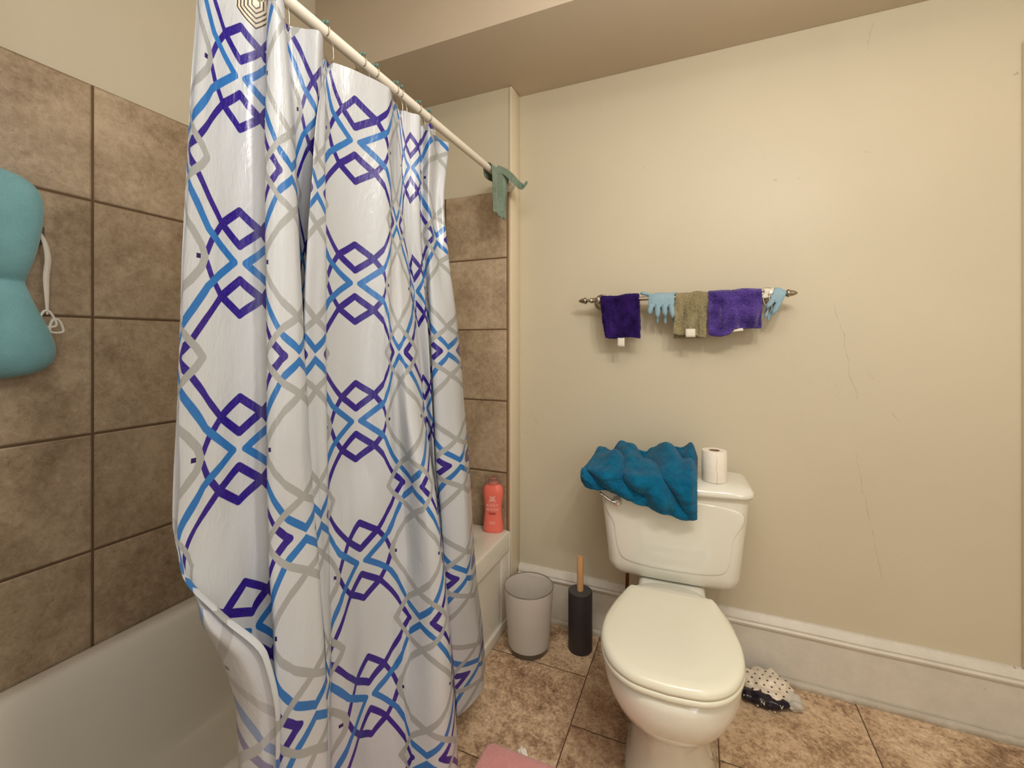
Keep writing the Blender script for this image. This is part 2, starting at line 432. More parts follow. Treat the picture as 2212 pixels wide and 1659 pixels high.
# ------------------------------------------------------------------ curtain rod
ZR, XROD = 1.838, -0.73
rod = thing('curtain_rod', 'white enamelled shower curtain rod running above the tub edge', 'curtain rod', (XROD, YE, ZR))
o = lathe('tube', [(0.0125, -1.536), (0.0125, -0.02)], m_rod, rod, axis='Y', n=32)
o = lathe('end_flange', [(0.014, -0.03), (0.017, -0.028), (0.019, -0.012), (0.026, -0.006), (0.027, -0.0005), (0.001, -0.0003)], m_rod, rod, axis='Y', n=32)

# ------------------------------------------------------------------ shower curtain
ZL = [1.775, 1.55, 1.17, 0.92, 0.85, 0.78, 0.70, 0.60, 0.50, 0.30, 0.10]
def K(s, px, X): return (s, px, X)
# s = position across the cloth (in pattern heights), sight-line column and distance plane at each height of ZL
KEYS = [
 (-.50, [440, 420, 396, 384, 390, 468, 570, 597, 596, 594, 594], [-.71, -.71, -.71, -.71, -.684, -.650, -.604, -.586, -.586, -.586, -.586]),
 (-.45, [433, 412, 387, 374, 398, 476, 580, 606, 604, 602, 602], [-.70, -.70, -.70, -.70, -.69, -.658, -.61, -.592, -.592, -.592, -.592]),
 (-.34, [440, 420, 392, 380, 398, 440, 520, 560, 566, 575, 580], [-.705, -.705, -.705, -.71, -.70, -.66, -.63, -.615, -.61, -.61, -.61]),
 (-.21, [468, 455, 445, 432, 415, 434, 476, 510, 517, 530, 540], [-.712, -.712, -.712, -.712, -.705, -.69, -.68, -.67, -.66, -.65, -.65]),
 ( .00, [524, 517, 518, 515, 517, 528, 548, 560, 570, 575, 580], [-.715, -.715, -.715, -.715, -.712, -.71, -.71, -.70, -.70, -.70, -.70]),
 ( .135, [570, 569, 571, 573, 577, 580, 588, 590, 592, 596, 600], [-.70, -.70, -.70, -.70, -.70, -.70, -.70, -.70, -.70, -.69, -.69]),
 ( .17, [580, 579, 580, 582, 586, 590, 600, 604, 606, 610, 614], [-.682, -.682, -.682, -.682, -.682, -.682, -.682, -.682, -.68, -.68, -.68]),
 ( .24, [576, 574, 577, 580, 583, 585, 590, 594, 600, 606, 610], [-.665, -.665, -.665, -.665, -.665, -.66, -.655, -.645, -.64, -.64, -.64]),
 ( .38, [592, 600, 608, 615, 619, 624, 630, 637, 643, 650, 655], [-.645, -.65, -.65, -.65, -.65, -.645, -.64, -.63, -.625, -.62, -.62]),
 ( .48, [607, 627, 645, 656, 662, 668, 673, 679, 686, 692, 696], [-.645, -.645, -.640, -.639, -.638, -.635, -.63, -.625, -.622, -.61, -.61]),
 ( .56, [613, 637, 658, 674, 682, 689, 695, 702, 708, 712, 714], [-.665, -.66, -.655, -.65, -.645, -.64, -.635, -.63, -.63, -.62, -.62]),
 ( .62, [618, 638, 652, 668, 674, 682, 688, 695, 700, 704, 706], [-.708, -.71, -.70, -.69, -.68, -.67, -.67, -.67, -.67, -.67, -.67]),
 ( .76, [658, 654, 652, 668, 674, 682, 688, 695, 700, 704, 706], [-.688, -.715, -.74, -.73, -.72, -.71, -.71, -.71, -.71, -.71, -.71]),
 ( .90, [691, 678, 660, 672, 678, 684, 690, 697, 702, 706, 708], [-.667, -.71, -.745, -.74, -.73, -.72, -.72, -.72, -.72, -.72, -.72]),
 (1.10, [698, 688, 672, 680, 685, 692, 698, 702, 706, 708, 710], [-.705, -.725, -.74, -.74, -.73, -.72, -.72, -.72, -.72, -.72, -.72]),
 (1.27, [699, 686, 668, 682, 688, 694, 700, 706, 708, 711, 713], [-.718, -.695, -.70, -.70, -.69, -.69, -.68, -.68, -.68, -.68, -.68]),
 (1.33, [700, 677, 657, 671, 677, 684, 692, 702, 706, 710, 712], [-.722, -.675, -.672, -.67, -.66, -.66, -.66, -.66, -.66, -.66, -.66]),
 (1.44, [702, 688, 682, 690, 694, 699, 703, 708, 710, 712, 713], [-.724, -.675, -.668, -.668, -.66, -.66, -.66, -.66, -.66, -.66, -.66]),
 (1.54, [704, 702, 705, 708, 710, 712, 713, 714, 714, 714, 715], [-.725, -.68, -.672, -.67, -.67, -.67, -.67, -.67, -.67, -.67, -.67]),
 (1.60, [708, 699, 700, 704, 706, 708, 711, 714, 715, 718, 722], [-.726, -.70, -.705, -.71, -.71, -.71, -.71, -.705, -.70, -.70, -.70]),
 (1.69, [720, 705, 706, 712, 717, 723, 730, 736, 742, 752, 758], [-.715, -.722, -.728, -.728, -.72, -.71, -.70, -.70, -.695, -.69, -.69]),
 (1.92, [766, 766, 767, 770, 773, 777, 781, 788, 794, 803, 806], [-.692, -.712, -.722, -.722, -.715, -.705, -.70, -.70, -.70, -.69, -.69]),
 (2.10, [838, 832, 829, 829, 830, 832, 835, 840, 845, 852, 856], [-.666, -.675, -.68, -.68, -.68, -.68, -.68, -.675, -.67, -.655, -.65]),
 (2.18, [845, 843, 838, 842, 845, 849, 854, 860, 866, 874, 880], [-.672, -.672, -.672, -.672, -.67, -.67, -.665, -.66, -.65, -.635, -.63]),
 (2.315,[851, 850, 852, 863, 869, 873, 877, 880, 884, 887, 890], [-.69, -.685, -.672, -.668, -.663, -.655, -.65, -.64, -.633, -.62, -.615]),
 (2.48, [862, 860, 872, 897, 910, 916, 922, 928, 935, 950, 955], [-.705, -.69, -.655, -.61, -.596, -.588, -.58, -.575, -.568, -.552, -.55]),
 (2.68, [870, 871, 902, 926, 934, 943, 952, 962, 969, 982, 990], [-.70, -.69, -.655, -.615, -.59, -.575, -.565, -.555, -.55, -.545, -.545]),
 (2.74, [874, 874, 903, 922, 930, 938, 947, 957, 964, 976, 984], [-.695, -.69, -.69, -.67, -.66, -.65, -.64, -.63, -.62, -.61, -.61]),
 (2.88, [886, 885, 908, 925, 932, 940, 948, 958, 965, 976, 984], [-.688, -.68, -.69, -.69, -.69, -.68, -.67, -.665, -.66, -.655, -.65]),
 (3.03, [907, 906, 925, 935, 938, 944, 950, 958, 966, 976, 984], [-.673, -.665, -.668, -.67, -.67, -.67, -.66, -.655, -.65, -.65, -.65]),
 (3.10, [911, 910, 927, 936, 939, 944, 950, 958, 965, 975, 983], [-.70, -.695, -.69, -.69, -.69, -.68, -.67, -.665, -.66, -.655, -.655]),
 (3.20, [928, 928, 935, 944, 947, 952, 957, 962, 966, 980, 990], [-.672, -.67, -.66, -.655, -.65, -.65, -.645, -.64, -.635, -.635, -.64]),
 (3.36, [948, 940, 968, 985, 993, 998, 1002, 1006, 1010, 1028, 1038], [-.70, -.69, -.635, -.625, -.615, -.61, -.605, -.60, -.60, -.61, -.62]),
 (3.46, [970, 958, 990, 1001, 1006, 1010, 1013, 1017, 1021, 1036, 1046], [-.686, -.672, -.64, -.63, -.625, -.62, -.615, -.61, -.61, -.62, -.635]),
 (3.54, [966, 957, 988, 1000, 1004, 1008, 1011, 1015, 1018, 1030, 1038], [-.70, -.69, -.68, -.68, -.68, -.68, -.68, -.68, -.68, -.68, -.69]),
 (3.95, [955, 945, 950, 955, 958, 962, 965, 970, 975, 985, 990], [-.72, -.72, -.72, -.72, -.72, -.72, -.72, -.72, -.715, -.715, -.71]),
]
def pchip(x, y, q):
    x = np.asarray(x, float); y = np.asarray(y, float)
    if x[0] > x[-1]: x = x[::-1]; y = y[::-1]
    h = np.diff(x); d = np.diff(y) / h; m = np.zeros(len(x))
    for i in range(1, len(x) - 1):
        if d[i - 1] * d[i] > 0:
            w1 = 2 * h[i] + h[i - 1]; w2 = h[i] + 2 * h[i - 1]; m[i] = (w1 + w2) / (w1 / d[i - 1] + w2 / d[i])
    m[0], m[-1] = d[0], d[-1]
    k = np.clip(np.searchsorted(x, q) - 1, 0, len(h) - 1); t = (q - x[k]) / h[k]
    return ((1 + 2 * t) * (1 - t) ** 2 * y[k] + t * (1 - t) ** 2 * h[k] * m[k] + t * t * (3 - 2 * t) * y[k + 1] + t * t * (t - 1) * h[k] * m[k + 1])
NZ = 170
zq = np.linspace(ZL[-1], ZL[0], NZ)[::-1]
cols = []
for s, pxs, Xs in KEYS:
    ys = [on_x(p, x) for p, x in zip(pxs, Xs)]
    cols.append((s, pchip(ZL, Xs, zq), pchip(ZL, ys, zq)))
SUB = 9
sk = [c[0] for c in cols]
def catmull(P, tension=0.5):
    out = []
    n = len(P)
    for i in range(n - 1):
        a, b, c, d = P[max(i - 1, 0)], P[i], P[i + 1], P[min(i + 2, n - 1)]
        # centripetal-like: limit tangents by local chord to keep folds crisp
        L = np.linalg.norm(c - b) + 1e-9
        t1 = (c - a); t2 = (d - b)
        t1 = t1 / (np.linalg.norm(t1) + 1e-9) * L * 0.9; t2 = t2 / (np.linalg.norm(t2) + 1e-9) * L * 0.9
        for j in range(SUB):
            t = j / SUB
            out.append((2 * t**3 - 3 * t**2 + 1) * b + (t**3 - 2 * t**2 + t) * t1 + (-2 * t**3 + 3 * t**2) * c + (t**3 - t**2) * t2)
    out.append(P[-1]); return out
ss = []
for i in range(len(sk) - 1):
    for j in range(SUB): ss.append(sk[i] + (sk[i + 1] - sk[i]) * j / SUB)
ss.append(sk[-1])
PP = 0.3145; ZB = 1.0 - 0.5 * PP
def vshift(s, z):     # the left panels hang lower towards the hem: cloth sags there
    return 0.0
P, UV = [], []
for iz, z in enumerate(zq):
    base = [np.array((c[1][iz], c[2][iz])) for c in cols]
    line = catmull(base)
    row, uv = [], []
    for j, (p, s) in enumerate(zip(line, ss)):
        x, y = p; ease = min(1, max(0, (1.76 - z) / .25))
        x += 0.0035 * ease * fn(s * 5, 0, z * 2.4) + 0.0015 * fn(s * 14, 3, z * 9)
        y += 0.0012 * fn(s * 12, 9, z * 8)
        zz = z
        row.append((x, y, zz)); uv.append((s, (z - ZB) / PP + vshift(s, z)))
    P.append(row); UV.append(uv)

FACE_OUT = False
def curtain_mat():
    n = NB('printed_shower_curtain_vinyl')
    uvn = n.n.new('ShaderNodeUVMap'); uvn.uv_map = 'cloth'; uv = uvn.outputs[0]
    s = n.sep(uv)
    HW = 0.48
    u = n.math('PINGPONG', s[0], HW); v = n.math('PINGPONG', s[1], 0.5)
    p = n.comb(u, v, 0.0)
    def seg(a, b):
        a = Vector((*a, 0)); b = Vector((*b, 0)); ba = b - a; L2 = ba.length_squared
        pa = n.vec('SUBTRACT', p, tuple(a))
        h = n.math('MULTIPLY', n.vec('DOT_PRODUCT', pa, tuple(ba / L2), value=True), 1.0, clamp=True)
        return n.vec('LENGTH', n.vec('SUBTRACT', pa, n.vec('SCALE', tuple(ba), scale=h)), value=True)
    def poly(pts):
        d = None
        for a, b in zip(pts, pts[1:]):
            k = seg(a, b); d = k if d is None else n.math('MINIMUM', d, k)
        return d
    def mask(d, w): return n.range(d, w, w + 0.0035, 1.0, 0.0)
    G = HW
    gray = poly([(.225, 0.0), (.262, .05), (.335, .115), (G, .212), (.40, .285), (.30, .375), (.245, .445), (.225, .5)])
    blue = poly([(G + .01, .022), (.37, .125), (.285, .235), (.205, .355), (.12, .43), (.035, .5)])
    navy = poly([(.285, .088), (.205, .2), (.118, .312), (.185, .41), (.215, .475)]); dia = poly([(0.0, .408), (.118, .312), (0.0, .222)])
    brk = poly([(.39, 0.0), (.298, .074)])
    dot = n.math('MAXIMUM', n.math('ABSOLUTE', n.math('SUBTRACT', u, .262)), n.math('ABSOLUTE', n.math('SUBTRACT', v, .5)))
    spk = n.noise(n.coord(), 900, 2, 0.6); tone = n.noise(n.coord(), 14, 3)
    c_navy = n.mix(n.range(spk, 0.45, 0.7), n.mix(tone, lin((24, 6, 112)), lin((44, 20, 104))), lin((70, 48, 196)))
    c_blue = n.mix(tone, lin((34, 104, 182)), lin((54, 128, 200)))
    white = n.mix(n.noise(n.coord(), 4, 3), lin((208, 212, 218)), lin((200, 206, 213)))
    col = n.mix(mask(navy, .0155), white, c_navy)
    col = n.mix(mask(dia, .0205), col, c_navy)
    col = n.mix(mask(brk, .0215), col, c_navy)
    col = n.mix(n.range(dot, .011, .013, 1, 0), col, lin((34, 20, 90)))
    col = n.mix(mask(blue, .0185), col, c_blue)
    col = n.mix(mask(gray, .0185), col, lin((168, 171, 172)))
    # nested hexagon mark printed near the top hem
    a = n.math('ABSOLUTE', n.math('SUBTRACT', s[0], 0.085)); b = n.math('ABSOLUTE', n.math('MULTIPLY', n.math('SUBTRACT', s[1], 2.945), 1.0))
    hx = n.math('MAXIMUM', a, n.math('ADD', n.math('MULTIPLY', a, .5), n.math('MULTIPLY', b, .866)))
    ring = n.range(n.math('PINGPONG', n.math('DIVIDE', hx, 0.024), 0.5), 0.17, 0.2, 1, 0)
    inside = n.range(hx, 0.125, 0.128, 1, 0)
    col = n.mix(inside, col, n.mix(n.math('MULTIPLY', ring, n.range(hx, .02, .021)), lin((224, 212, 190)), lin((40, 34, 36))))
    # the print is only on the face of the vinyl: the reverse shows it muted
    geo = n.n.new('ShaderNodeNewGeometry')
    back = n.mix(0.5, col, lin((176, 174, 180)))
    col = n.mix(geo.outputs['Backfacing'], col, back) if FACE_OUT else n.mix(geo.outputs['Backfacing'], back, col)
    n.put(n.b.inputs['Base Color'], col)
    n.set(Roughness=0.26, Specular_IOR_Level=0.6, Coat_Weight=0.2, Coat_Roughness=0.15)
    cr = n.noise(n.vec('MULTIPLY', n.comb(s[0], s[1], 0.0), (10, 3, 1)), 3.5, 4, 0.55, 0.8)
    n.bump(cr, 0.5, 0.0022)
    tr = n.n.new('ShaderNodeBsdfTranslucent'); n.l.new(col, tr.inputs[0])
    ms = n.n.new('ShaderNodeMixShader'); ms.inputs[0].default_value = 0.25
    n.l.new(n.b.outputs[0], ms.inputs[1]); n.l.new(tr.outputs[0], ms.inputs[2]); n.l.new(ms.outputs[0], n.out.inputs[0])
    return n.m
m_curt = curtain_mat()
cur = grid('shower_curtain', P, m_curt, uv=UV)
tag(cur, 'white shower curtain with navy, blue and grey lattice ribbon print hanging outside the tub', 'shower curtain')

# ------------------------------------------------------------------ curtain hooks with beads
hook_px = [(560, -.712), (617, -.712), (703, -.725), (800, -.702), (829, -.70), (869, -.704), (888, -.69), (920, -.70), (942, -.70)]
hk = None
places = ['leftmost, above the widest panel', 'just right of the hexagon mark', 'at the valley left of the large oval panel',
          'over the middle of the large oval panel', 'at the right corner of the oval panel', 'over the first tight pleat', 'over the second tight pleat',
          'second from the right end', 'rightmost, at the curtain end']
for i, (px, X) in enumerate(hook_px):
    y = on_x(px, X); lab = 'wire curtain hook with green beads, ' + places[i]
    if hk is None:
        hk = thing('curtain_hook', lab, 'curtain hook', (XROD, y, ZR), 'wire curtain hooks along the rod')
        pts = []
        for k in range(17):
            a = math.radians(-60 + 280 * k / 16); pts.append((0.0165 * math.cos(a), 0.0, 0.0165 * math.sin(a)))
        pts = spline([(0.018, 0.001, -0.072), (0.026, 0.001, -0.066), (0.024, 0.001, -0.035)] + pts + [(-0.006, .004, -0.035), (0.006, 0.004, -0.062), (0.016, .003, -0.072)], 3)
        tube('wire', pts, 0.0013, m_nickel, hk, 6)
        for dx, dz in ((-.010, .0165), (0.0, .0195), (.010, .0165)):
            lathe('bead', [(0.0006, -.0042), (.003, -.0032), (.0044, 0), (.003, .0032), (.0006, .0042)], m_bead, hk, c=(dx, 0, dz), n=12)
        proto = hk; cur_o = hk
    else:
        cur_o = proto.copy(); C.objects.link(cur_o)
        for ch in list(proto.children):
            c2 = ch.copy(); C.objects.link(c2); c2.parent = cur_o
        cur_o.location = (XROD, y, ZR)
        cur_o['label'] = lab

def pile(o, strength, size):
    t = bpy.data.textures.new('pile', 'CLOUDS'); t.noise_scale = size; t.noise_depth = 2
    return mod(o, 'DISPLACE', texture=t, strength=strength, mid_level=0.5, texture_coords='LOCAL')
# ------------------------------------------------------------------ cloth over a bar
def draped(name, label, cat, mat, x0, x1, yb, zb, r, front, back, thick=0.006, wr=0.004, taper=0.0, tilt=0.0, seed=0, edge=None, skew=0.0, nx=44, axis='X', puff=0.0, group=None):
    """front(t), back(t): hanging lengths across the width t in 0..1"""
    rows = []
    for i in range(nx + 1):
        t = i / nx; F = front(t); B = back(t); row = []
        path = []
        nF = 26
        for k in range(nF + 1): path.append(('b', B * (1 - k / nF)))
        for k in range(1, 10): path.append(('a', PI * k / 10))
        for k in range(nF + 1): path.append(('f', F * k / nF))
        for kind, q in path:
            d = q if kind != 'a' else 0
            w = (x1 - x0) * (1 - taper * d / 0.15)
            x = (x0 + x1) / 2 + (t - .5) * w + skew * d
            n1 = fn(t * 3.5 + seed, d * 9, seed * 1.7) ; n2 = fn(t * 9 + seed, d * 24, 5 + seed)
            g = min(1, d / 0.05)
            if kind == 'a': off = (-math.cos(q) * r, math.sin(q) * r + n1 * wr * .5); y, z = -off[0], off[1]; y = r * math.cos(q)
            elif kind == 'b': y, z = r - 0.3 * g * r + 0.0 * n1, -d
            else: y, z = -r - puff * math.sin(min(1, d / max(F, .01)) * PI) - g * (n1 * wr * 1.6 + n2 * wr * .7) - 0.001, -d
            row.append((x + n2 * wr * .3 * g, yb + y, zb + z + tilt * (t - .5) * (x1 - x0)))
        rows.append(row)
    if axis == 'Y':
        rows = [[(yb_ - yb, x, z) for (x, yb_, z) in row] for row in rows]
    o = grid(name, rows, mat)
    mod(o, 'SOLIDIFY', thickness=thick, offset=0.0)
    mod(o, 'SUBSURF', levels=2, render_levels=2); pile(o, .0048, .0045)
    tag(o, label, cat, group); return o

# sage cloth over the rod end
rows = []
for i in range(31):
    t = i / 30; row = []
    for k in range(60):
        q = k / 59
        yy = 1.478 + t * 0.160
        if q < .52:       # long tail on the room side of the rod
            d = (0.52 - q) / .52 * (0.172 - .012 * abs(t - .6))
            row.append((XROD + 0.0175 + .008 * fn(t * 3, d * 10, 1) + .006 * math.sin(t * 12) * min(1, d / .05), yy - (t - .35) * .045 * d / .17 + .006 * fn(t * 2, d * 9, 4), ZR - d))
        elif q < .75:
            a = (q - .52) / .23 * PI
            row.append((XROD + 0.0175 * math.cos(a) + .001, yy, ZR + 0.0175 * math.sin(a) + .002 * fn(t * 4, q * 8, 2)))
        else:             # short end bunched in a loop on the tub side
            d = (q - .75) / .25 * 0.026
            row.append((XROD - 0.0175 - .006 * math.sin(t * 7) * d / .026, yy + 0.010 * d / .026, ZR - d))
    rows.append(row)
sc = grid('washcloth', rows, m_sage); mod(sc, 'SOLIDIFY', thickness=0.004, offset=0); mod(sc, 'SUBSURF', levels=1, render_levels=1)
tag(sc, 'sage green waffle washcloth hanging over the wall end of the curtain rod', 'washcloth')
# curled corner of the same cloth looping over the rod end
px_ = spline([(XROD + .004, 1.545, ZR + .0215), (XROD + .024, 1.580, ZR + .018), (XROD + .040, 1.612, ZR + .004), (XROD + .056, 1.634, ZR - .016), (XROD + .074, 1.644, ZR - .030), (XROD + .086, 1.650, ZR - .026), (XROD + .082, 1.652, ZR - .012)], 7)
rows = [[p + Vector((.004, .006, -1)).normalized() * 0 + Vector((-.004, -.020, -.020)) * (w - .5) * 1.5 for w in (0, .25, .5, .75, 1)] for p in px_]
fl = grid('folded_corner', rows, m_sage, sc); mod(fl, 'SOLIDIFY', thickness=0.004, offset=0); mod(fl, 'SUBSURF', levels=1, render_levels=1)

# ------------------------------------------------------------------ towel bar
ZB_, YB_ = 1.345, 1.712
bar = thing('towel_bar', 'brushed nickel towel bar with pointed finials on the beige wall', 'towel bar', (-0.07, YB_, ZB_))
lathe('rail', [(.0075, -.325), (.0075, .325)], m_nickel, bar, axis='X', n=24)
for sgn in (-1, 1):
    prof = [(.0075, .30), (.0105, .302), (.0105, .312), (.0085, .314), (.0105, .317), (.0105, .323), (.0065, .326), (.0065, .336), (.011, .339), (.0135, .342), (.0135, .346), (.0105, .350), (.0100, .355), (.0075, .363), (.003, .370), (.0005, .372)]
    lathe('finial', [(r, sgn * h) for r, h in prof], m_nickel, bar, axis='X', n=24)
    lathe('wall_mount', [(.0005, .0775), (.030, .0775), (.031, .072), (.029, .068), (.024, .066), (.022, .060), (.016, .056), (.0105, .050), (.009, .03), (.0105, .016), (.0125, .009), (.0125, -.004), (.009, -.010), (.001, -.012)],
          m_nickel, bar, c=(sgn * .292, 0, 0), axis='Y', n=32)

def tagbit(parent, x, y, z, w, h, rot=0.0, label=None, name='care_tag', ry=0.0):
    vs = []
    for i in range(5):
        for j in range(5):
            a, b = (i / 4 - .5) * w, -j / 4 * h
            vs.append((x + a * math.cos(rot) - b * math.sin(rot), y - .003 * math.sin(j / 4 * 2.2) + ry * a, z + a * math.sin(rot) + b * math.cos(rot)))
    fs = [(i * 5 + j, i * 5 + j + 1, (i + 1) * 5 + j + 1, (i + 1) * 5 + j) for i in range(4) for j in range(4)]
    o = raw(name, vs, fs, m_tag, parent); mod(o, 'SOLIDIFY', thickness=0.0008)
    if label: o['label'] = label
    return o
w1 = draped('washcloth', 'dark purple washcloth with a white tag below it, leftmost on the towel bar', 'washcloth', m_dpurple, -0.352, -0.208, YB_, ZB_, .0125,
            lambda t: .145 + .005 * t + .003 * math.sin(t * 7), lambda t: .12, .012, .009, taper=.09, seed=1, skew=.09, tilt=.03)
tagbit(w1, -.272, YB_ - .018, ZB_ - .147, .026, .034, 0, 'white care tag')
w2 = draped('washcloth', 'khaki washcloth with a pale tag, between the blue glove and purple cloth', 'washcloth', m_khaki, -0.078, 0.028, YB_, ZB_, .0125,
            lambda t: .133 + .014 * t + .003 * math.sin(t * 9), lambda t: .15, .009, .014, taper=-.02, seed=4, skew=-.05, tilt=.02)
tagbit(w2, -.028, YB_ - .034, ZB_ - .116, .032, .030, 0, 'pale care tag')
w3 = draped('washcloth', 'bright purple plush washcloth, widest cloth on the right of the towel bar', 'washcloth', m_purple, 0.030, 0.196, YB_, ZB_, .0135,
            lambda t: (.136 + .008 * math.sin(min(1, t / .42) * PI)) if t < .42 else (.136 - .018 * min(1, (t - .42) / .06)), lambda t: .11, .014, .012, seed=7, tilt=.02)
tagbit(w3, .118, YB_ - .022, ZB_ - .117, .040, .010, .1, 'pale care tag')

# knitted gloves
def glove(name, label, base, mat, rots=(0, 0, 0), n_f=4, wide=1.0, cuff=True):
    parts = []
    w = .0115 * n_f * wide
    parts.append(tube('p', [(0, .004, .0135), (0, -.008, .010), (0, -.0135, -.004), (0, -.0145, -.020), (0, -.0145, -.034)], [w * .96, w, w, w, w * .96], mat, None, 20, .0075 / w))
    L = [.036, .048, .043, .050]; A = [-.20, -.03, .04, .12]
    for k in range(n_f):
        x = (-w + w / n_f * (2 * k + 1)); a = A[k]
        pts = [(x + math.sin(a) * L[k] * q / 6, -.0145 - .003 * math.sin(q / 6 * 2.6) - .0015 * (k % 2), -.026 - math.cos(a) * L[k] * q / 6) for q in range(7)]
        r = w / n_f * 1.1
        parts.append(tube('f', pts, [r, r, r * 1.02, r, r * .95, r * .8, r * .35], mat, None, 12, .8))
    # the second layer hangs behind, its finger tips peeping between the front ones
    parts.append(tube('b', [(0, .004, .012), (.004, .013, .004), (.006, .0145, -.02), (.006, .0145, -.045)], [w * .95, w, w, w * .9], mat, None, 20, .006 / w))
    for k in range(min(3, n_f)):
        x = (-w * .45 + w * .62 * k); r = w / n_f * .9
        pts = [(x + .006 * q / 6, .0125 - .006 * q / 6, -.036 - (.056 + .004 * (k % 2)) * q / 6) for q in range(7)]
        parts.append(tube('f', pts, [r, r, r, r, r * .95, r * .8, r * .35], mat, None, 12, .7))
    if cuff:
        parts.append(tube('t', [(-w * .7, .004, .010), (-w * 1.15, .003, .017), (-w * 1.5, .002, .021), (-w * 1.66, .002, .020)], [.009, .0095, .0105, .004], mat, None, 10, .7))
        parts.append(tube('t', [(w * .7, .007, .008), (w * 1.0, .006, .016), (w * 1.18, .006, .018)], [.009, .009, .004], mat, None, 10, .7))
    o = merge(parts, name); o.parent = None
    o.location = base; o.rotation_euler = rots
    mod(o, 'REMESH', mode='VOXEL', voxel_size=0.0013, use_smooth_shade=True); mod(o, 'SMOOTH', iterations=1, factor=.5); pile(o, .0012, .002)
    tag(o, label, 'glove', 'pale blue knitted gloves on the towel bar'); return o
glove('knitted_glove', 'pale blue knitted glove with fingers down, between the dark purple and khaki washcloths', (-.128, YB_, ZB_), m_glove)
g2 = glove('knitted_glove', 'pale blue knitted glove bunched at the right finial of the towel bar', (.246, YB_, ZB_), m_glove, (0, .42, .15), n_f=2, wide=.85, cuff=False)
tg = thing('paper_tag', 'cream paper tag and string looped over the right end of the towel bar', 'tag', (.212, YB_, ZB_))
p_ = [[(-.014 + .03 * i / 6 + .004 * math.sin(j), -.013 - .004 * math.sin(i), .014 - .030 * j / 6 + .004 * i / 6) for j in range(7)] for i in range(7)]
o = grid('tag_card', p_, m_tag, tg); mod(o, 'SOLIDIFY', thickness=.001)
tube('tag_string', spline([(-.012, -.012, .0), (-.010, -.014, -.03), (.002, -.012, -.05), (-.004, -.01, -.075)], 6), .0012, m_tag, tg, 6)
tube('tag_string', spline([(.008, -.012, .01), (.006, -.016, -.02), (.014, -.014, -.04), (.010, -.012, -.06)], 6), .0012, m_tag, tg, 6)

# ------------------------------------------------------------------ aqua bath pillow on the tiled wall
bp = thing('bath_pillow', 'aqua plush bath pillow hanging on the tiled tub wall', 'bath pillow', (XL, .30, 1.33))
PROF = [(1.094, .37, .03), (1.098, .44, .05), (1.106, .494, .066), (1.122, .524, .080), (1.15, .534, .090), (1.18, .531, .092), (1.22, .517, .090), (1.26, .500, .084), (1.29, .492, .074), (1.307, .489, .062), (1.317, .488, .050), (1.327, .489, .062),
        (1.345, .492, .074), (1.38, .500, .084), (1.42, .506, .088), (1.46, .512, .088), (1.50, .514, .084), (1.53, .508, .076), (1.553, .490, .062), (1.566, .460, .048), (1.573, .41, .03)]
rows = []
for z, yr, dpt in PROF:
    yc = .27; hw = yr - yc; row = []
    for k in range(64):
        a = 2 * PI * k / 64; cs, sn = math.cos(a), math.sin(a)
        x = dpt / 2 + dpt / 2 * math.copysign(abs(sn) ** .8, sn) * .98; y = yc + hw * math.copysign(abs(cs) ** .45, cs)
        pk_ = math.exp(-((z - 1.317) / .02) ** 2) if sn > 0 else 0
        row.append((x + .0025 * fn(y * 14, z * 14, 1) + pk_ * .004 * fn(y * 40, 0, 2), y - .30, z - 1.33 - .004 * (y - .27) * 3 * 0))
    rows.append(row)
cu_ = grid('cushion', rows, m_aqua, bp, True, True); mod(cu_, 'SUBSURF', levels=2, render_levels=2); pile(cu_, .0012, .004)
# flat part of the strap
rows = [[Vector(p) + Vector((.0, d, 0)) for d in (-.006 * w, .006 * w)] for p, w in zip(spline([(.03, .196, .130), (.032, .216, .095), (.034, .224, .05), (.034, .221, .005), (.042, .219, -.04), (.05, .217, -.085)], 6), [.3 + .7 * math.sin(i / 30 * PI) for i in range(31)])]
o = grid('strap', rows, m_tag, bp); mod(o, 'SOLIDIFY', thickness=.0015)
for dy, dz, sc_ in ((.216, -.098, 1.05), (.232, -.112, .8)):
    loop = spline([(.05, dy - .012 * sc_, dz - .012), (.05, dy - .006, dz + .018 * sc_), (.05, dy + .006, dz + .018 * sc_), (.05, dy + .016 * sc_, dz - .012)], 6, True)
    tube('clip', loop + [loop[0]], .0028, m_clip, bp, 8)
o = box('hook', (.0, .19, .080), (.030, .222, .125), plain('grey_hook', (96, 86, 78), .4), bp, .005)

# ------------------------------------------------------------------ body wash bottle
bt = thing('body_wash_bottle', 'coral body wash bottle with clear cap standing on the tub deck corner', 'bottle', (-.790, YE - .036, TZ))
def coral():
    n = NB('coral_plastic'); z = n.sep(n.coord())[2]
    n.put(n.b.inputs['Base Color'], n.mix(n.noise(n.coord(), 10, 2), lin((240, 116, 104)), lin((246, 126, 108)))); return n.set(Roughness=.28, Subsurface_Weight=.1)
prof = [(.001, .0), (.038, .0), (.0415, .004), (.0425, .012), (.041, .03), (.038, .055), (.0355, .08), (.036, .105), (.039, .13), (.0415, .15), (.0425, .165), (.041, .178), (.035, .190), (.024, .196), (.014, .198), (.013, .206), (.001, .206)]
rows = []
for r, h in prof:
    dd = .62 if h < .19 else .62 + .38 * min(1, (h - .19) / .008)
    rows.append([(r * math.copysign(abs(math.cos(a)) ** .8, math.cos(a)), r * dd * math.copysign(abs(math.sin(a)) ** .8, math.sin(a)), h) for a in [2 * PI * j / 48 for j in range(48)]])
body = auto(grid('bottle_body', rows, coral(), bt, True, True), 40)
clear = NB('clear_plastic').set(Base_Color=lin((240, 226, 220)), Roughness=.08, Transmission_Weight=.9, IOR=1.35)
